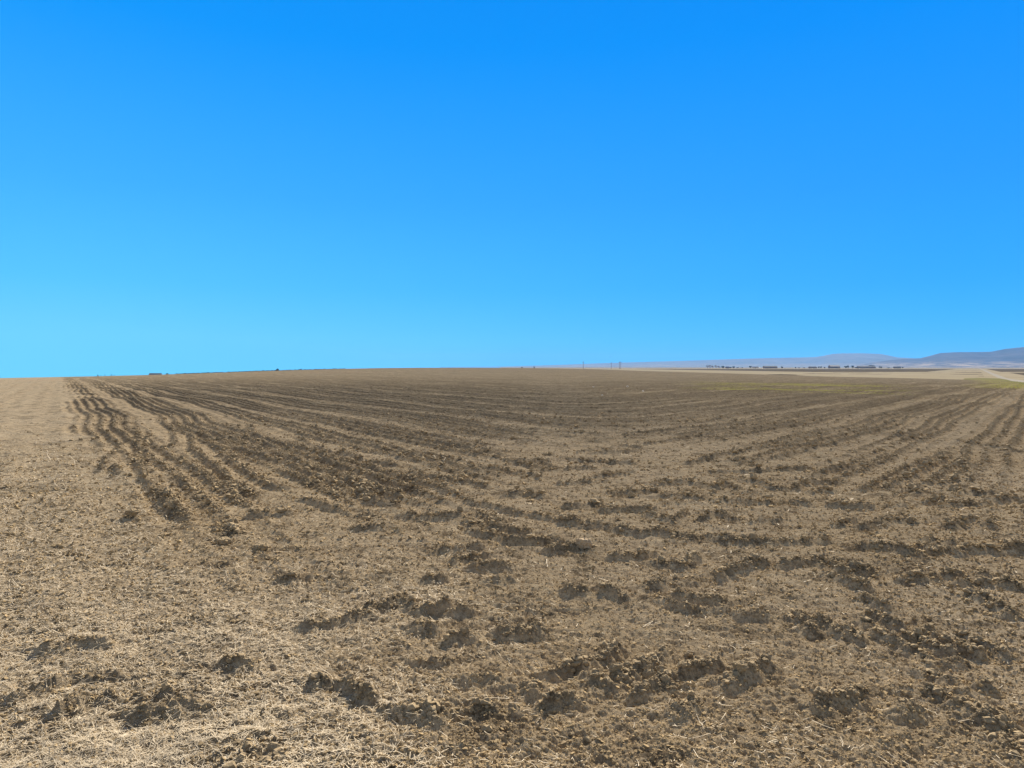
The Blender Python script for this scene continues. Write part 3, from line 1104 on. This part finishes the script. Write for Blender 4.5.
# a bird above the middle pole
bd = MB()
bird = tag(empty("bird", ((610 - 512) / F * 500, 500, EYE + (367 - 357) / F * 500)), "tiny dark bird gliding in the sky above the middle utility pole", "bird")
prof = [(-0.42, 0.01, 0), (-0.30, 0.05, 0), (-0.1, 0.10, 0), (0.1, 0.11, 0.0), (0.25, 0.07, 0.02), (0.34, 0.055, 0.03), (0.44, 0.012, 0.02)]
vs, fs = [], []
for yy, rad, zz in prof:
    for k in range(8):
        a = k * math.pi / 4
        vs.append((rad * math.cos(a), yy, zz + 0.8 * rad * math.sin(a)))
for i in range(len(prof) - 1):
    for k in range(8):
        fs.append((i * 8 + k, i * 8 + (k + 1) % 8, i * 8 + 8 + (k + 1) % 8, i * 8 + 8 + k))
bd.add(vs, fs)
for sg in (-1, 1):
    w = [(0.06 * sg, 0.16, 0.03), (0.45 * sg, 0.22, 0.14), (0.98 * sg, 0.02, 0.10), (0.5 * sg, -0.06, 0.12), (0.06 * sg, -0.16, 0.02)]
    w2 = [(a, b, c + 0.025) for a, b, c in w]
    bd.add(w + w2, [(0, 1, 2, 3, 4), (9, 8, 7, 6, 5)] + [(i, (i + 1) % 5, 5 + (i + 1) % 5, 5 + i) for i in range(5)])
bd.build("body", mat("dark_feathers", (0.03, 0.028, 0.027)), bird)

# ------------------------------------------------------------------ loose soil, straw and stones close by
def ico(sub):
    t = (1 + 5 ** 0.5) / 2
    v = np.array([(-1, t, 0), (1, t, 0), (-1, -t, 0), (1, -t, 0), (0, -1, t), (0, 1, t), (0, -1, -t), (0, 1, -t), (t, 0, -1), (t, 0, 1), (-t, 0, -1), (-t, 0, 1)], float)
    v /= np.linalg.norm(v[0])
    f = [(0, 11, 5), (0, 5, 1), (0, 1, 7), (0, 7, 10), (0, 10, 11), (1, 5, 9), (5, 11, 4), (11, 10, 2), (10, 7, 6), (7, 1, 8),
         (3, 9, 4), (3, 4, 2), (3, 2, 6), (3, 6, 8), (3, 8, 9), (4, 9, 5), (2, 4, 11), (6, 2, 10), (8, 6, 7), (9, 8, 1)]
    v = [tuple(p) for p in v]
    for _ in range(sub):
        cache, nf = {}, []

        def midp(a, b):
            key = (min(a, b), max(a, b))
            if key not in cache:
                m = np.array(v[a]) + np.array(v[b])
                v.append(tuple(m / np.linalg.norm(m)))
                cache[key] = len(v) - 1
            return cache[key]
        for a, b, c in f:
            ab, bc, ca = midp(a, b), midp(b, c), midp(c, a)
            nf += [(a, ab, ca), (b, bc, ab), (c, ca, bc), (ab, bc, ca)]
        f = nf
    return np.array(v), np.array(f)


def scatter_px(n, y0, y1, x0=-260, x1=1284, pw=1.0):
    py = y0 + (y1 - y0) * rng.random(n) ** pw
    px = x0 + (x1 - x0) * rng.random(n)
    d = EYE * F / (py - 367)
    return (px - 512) / F * d, d


def lumps(name, x, y, size, m, sub, label, cat, flat=0.7, sink=0.25):
    bv, bf = ico(sub)
    n = len(x)
    var = []
    for k in range(12):
        w = bv.copy()
        for _ in range(9):                                  # chop by random planes for facets
            d = rng.normal(size=3)
            d /= np.linalg.norm(d)
            o = rng.uniform(0.55, 0.9)
            h_ = w @ d - o
            w -= np.clip(h_, 0, None)[:, None] * d * 0.85
        w += rng.normal(0, 0.15 if sub else 0.2, w.shape)
        var.append(w)
    var = np.array(var)
    pick = var[rng.integers(0, 12, n)]
    a = rng.random(n) * 6.283
    sc = size[:, None] * np.stack([rng.uniform(0.8, 1.4, n), rng.uniform(0.7, 1.1, n), rng.uniform(0.55, 0.95, n) * flat / 0.7], 1)
    p = pick * sc[:, None, :]
    ca, sa = np.cos(a)[:, None], np.sin(a)[:, None]
    px_, py_ = p[..., 0] * ca - p[..., 1] * sa, p[..., 0] * sa + p[..., 1] * ca
    z = ground_z(x, y)
    out = np.stack([px_ + x[:, None], py_ + y[:, None], p[..., 2] + (z + size * (0.5 - sink))[:, None]], -1)
    f = (bf[None] + (np.arange(n) * len(bv))[:, None, None]).reshape(-1, 3)
    o = link_mesh(name, out.reshape(-1, 3), f, np.arange(len(f)) * 3, m, None, False)
    tag(o, label, cat, kind='stuff')
    return o


def crumb_material(name, a, b):
    m = mat(name, a, 1.0, 0.04)
    g = NT(m)
    f = g.noise(3.0, 3, 0.6)
    f2 = g.noise(90, 4, 0.7)
    c = g.mix(g.map(f, 0.35, 0.65), a, b)
    c = g.mix(g.map(f2, 0.3, 0.7, 0, 0.5), c, g.mix(0.5, c, (0.05, 0.035, 0.025)))
    g.l(c, g.b.inputs['Base Color'])
    bump = g.n('ShaderNodeBump', Strength=0.7, Distance=0.006)
    g.l(g.noise(130, 5, 0.75), bump.inputs['Height'])
    g.l(bump.outputs[0], g.b.inputs['Normal'])
    return m


M_CRUMB = crumb_material("dry_soil_crumb", (0.33, 0.25, 0.145), (0.22, 0.168, 0.10))
M_CLOD = crumb_material("dark_soil_clod", (0.225, 0.178, 0.115), (0.30, 0.236, 0.150))
M_PALECLOD = crumb_material("dry_grey_clod", (0.42, 0.335, 0.23), (0.34, 0.27, 0.185))

x, y = scatter_px(225000, 402, 800, pw=0.85)
h_, st_, cl_, *_r = tillage(x, y, np.full_like(x, 0.01))
keep = rng.random(len(x)) < (0.55 + 0.3 * cl_) * (1 - sstep(8, 30, np.hypot(x, y)))
x, y = x[keep], y[keep]
sz = 0.0042 * (1 - rng.random(len(x))) ** -0.36
sz = np.clip(sz, 0.004, 0.016) * np.clip(np.hypot(x, y) / 5.5, 0.8, 2.0)
lumps("soil_crumbs", x, y, sz, M_CRUMB, 0, "small dry soil crumbs strewn over the ploughed field", "soil crumbs")
x, y = scatter_px(350000, 415, 800, pw=1.15)
h_, st_, cl_, ed_, *_r = tillage(x, y, np.full_like(x, 0.01))
keep = rng.random(len(x)) < 0.75 * sstep(0.22, 0.75, cl_) * ed_
x, y = x[keep], y[keep]
sz = 0.0065 * (1 - rng.random(len(x))) ** -0.38
sz = np.clip(sz, 0.006, 0.034) * np.clip(np.hypot(x, y) / 6, 0.85, 1.6)
big_ = sz > 0.02
lumps("loose_crumbs", x[~big_], y[~big_], sz[~big_], M_CLOD, 0, "broken soil crumbs massed along the ridges", "soil crumbs", sink=0.1)
lumps("loose_clods", x[big_], y[big_], sz[big_], M_CLOD, 1, "broken soil lumps massed along the ridges", "soil lumps")


def straw_mesh(name, x, y, length, width, m, label, lift):
    n = len(x)
    a = rng.random(n) * 6.283
    el = rng.normal(0, 0.15, n)
    up = rng.random(n) < lift
    el[up] = rng.uniform(0.3, 1.2, up.sum())
    d = np.stack([np.cos(a) * np.cos(el), np.sin(a) * np.cos(el), np.sin(el)], 1)
    side = np.stack([-np.sin(a), np.cos(a), np.zeros(n)], 1)
    nrm = np.cross(d, side)
    z = ground_z(x, y) + 0.006 + np.abs(np.sin(el)) * length * 0.42
    c = np.stack([x, y, z], 1)
    bend = rng.normal(0, 0.10, n)[:, None] * length[:, None]
    pts = []
    for k, t in enumerate((-0.5, 0.0, 0.5)):
        ctr = c + d * (t * length)[:, None] + side * (bend * (1 - 4 * t * t)) + nrm * (0.3 * bend * (1 - 4 * t * t))
        wd = width[:, None] * (1 - 0.3 * (t + 0.5))
        pts += [ctr + side * wd, ctr - nrm * wd * 0.8, ctr - side * wd]
    v = np.stack(pts, 1)
    fq = []
    for k in range(2):
        for j in range(3):
            fq.append((k * 3 + j, k * 3 + (j + 1) % 3, k * 3 + 3 + (j + 1) % 3, k * 3 + 3 + j))
    f = (np.array(fq)[None] + (np.arange(n) * 9)[:, None, None]).reshape(-1, 4)
    o = link_mesh(name, v.reshape(-1, 3), f, np.arange(len(f)) * 4, m, None, False)
    tag(o, label, "straw", kind='stuff')


def straw_material():
    m = mat("dry_straw", STRAW, 0.7, 0.25)
    g = NT(m)
    f = g.noise(5.0, 3, 0.6)
    f2 = g.noise(23.0, 2, 0.6)
    c = g.mix(g.map(f, 0.35, 0.65), (0.42, 0.355, 0.255), (0.26, 0.222, 0.165))
    c = g.mix(g.map(f2, 0.5, 0.75, 0, 0.7), c, (0.54, 0.465, 0.345))
    g.l(c, g.b.inputs['Base Color'])
    return m


M_STRAW = straw_material()
x, y = scatter_px(235000, 412, 800)
h_, st_, cl_, *_r = tillage(x, y, np.full_like(x, 0.01))
keep = rng.random(len(x)) < np.clip(0.03 + 1.0 * st_ - 0.3 * cl_, 0.02, 1) * (1 - sstep(13, 24, np.hypot(x, y))) * (1 - 0.88 * sstep(-1.6, 0.6, x))
x, y = x[keep], y[keep]
L = rng.uniform(0.012, 0.055, len(x)) * (1 + (rng.random(len(x)) < 0.05) * 1.8)
rs_ = np.hypot(x, y)
straw_mesh("straw_residue", x, y, L * np.clip(rs_ / 5, 1, 2.2), rng.uniform(0.0007, 0.0017, len(x)) * np.clip(rs_ / 4, 1, 4), M_STRAW, "pale chopped straw scattered over stubble and soil", 0.03)


# single clods one can point at
def single_clod(name, px, dist, dims, m, label, cat, group=None, seed=0):
    g = np.random.default_rng(seed)
    x = (px - 512) / F * dist
    z = float(ground_z(np.array([x]), np.array([dist]))[0])
    bv, bf = ico(3)
    w = bv.copy()
    for _ in range(9):
        d = g.normal(size=3)
        d /= np.linalg.norm(d)
        w -= np.clip(w @ d - g.uniform(0.55, 0.85), 0, None)[:, None] * d * 0.9
    th_, ph_ = np.arctan2(bv[:, 0], bv[:, 1]), bv[:, 2]
    n = 0.16 * gn(th_ * 2, ph_ * 3, seed + 5) + 0.14 * gn(th_ * 5, ph_ * 6, seed + 6) + 0.08 * gn(th_ * 11, ph_ * 12, seed + 7)
    w = w * (1 + n)[:, None] * np.array(dims) / 2
    o = link_mesh(name, w, bf, np.arange(len(bf)) * 3, m, None, False)
    o.location = (x, dist, z + dims[2] * 0.27)
    o.rotation_euler = (0, 0, g.uniform(-0.5, 0.5))
    tag(o, label, cat, group)
    return o


single_clod("soil_clod", 584, 6.45, (0.17, 0.14, 0.14), M_PALECLOD, "largest pale block of dry soil standing alone with a sharp shadow", "clod", "soil clods", 1)
single_clod("soil_clod", 553.5, 6.7, (0.12, 0.10, 0.08), M_CLOD, "dark soil clod left of the largest pale block", "clod", "soil clods", 2)
single_clod("soil_clod", 222, 6.6, (0.17, 0.14, 0.09), M_CLOD, "flat dark clod lying left in the straw, higher of two", "clod", "soil clods", 3)
single_clod("soil_clod", 258, 6.35, (0.16, 0.13, 0.085), M_CLOD, "flat dark clod lying left in the straw, lower of two", "clod", "soil clods", 4)
single_clod("soil_clod", 131, 7.6, (0.18, 0.14, 0.09), M_CLOD, "dark clod farthest left beside the last furrow", "clod", "soil clods", 5)
lab = "fist sized dark clod lying in the short furrows at the bottom of the photo"
for k, (px, d, s_) in enumerate([(617, 3.72, .07), (628, 3.80, .055), (652, 3.72, .075), (661, 3.80, .06), (640, 3.60, .06), (600, 3.95, .05), (668, 3.62, .05),
                                 (586, 3.86, .05), (742, 3.7, .075), (735, 3.78, .06), (750, 3.82, .05), (690, 4.02, .05), (700, 3.94, .05), (619, 3.48, .045)]):
    single_clod("furrow_clod", px, d, (s_ * 1.25, s_, s_ * 0.9), M_CLOD, lab, "clod", "clods in the near furrows", 20 + k)
M_STONE = mat("white_stone", (0.6, 0.57, 0.52))
for k, (px, d, lb) in enumerate([(593.5, 56, "white speck of stone, left of the pair far out in the field"), (627.5, 57, "largest white stone far out in the field"),
                                 (643, 47, "small white stone, rightmost of those far out in the field"), (602, 40, "white stone nearest the camera of those far out in the field")]):
    single_clod("pale_stone", px, d, (0.17, 0.13, 0.13), M_STONE, lb, "stone", "white stones far out in the field", 50 + k)
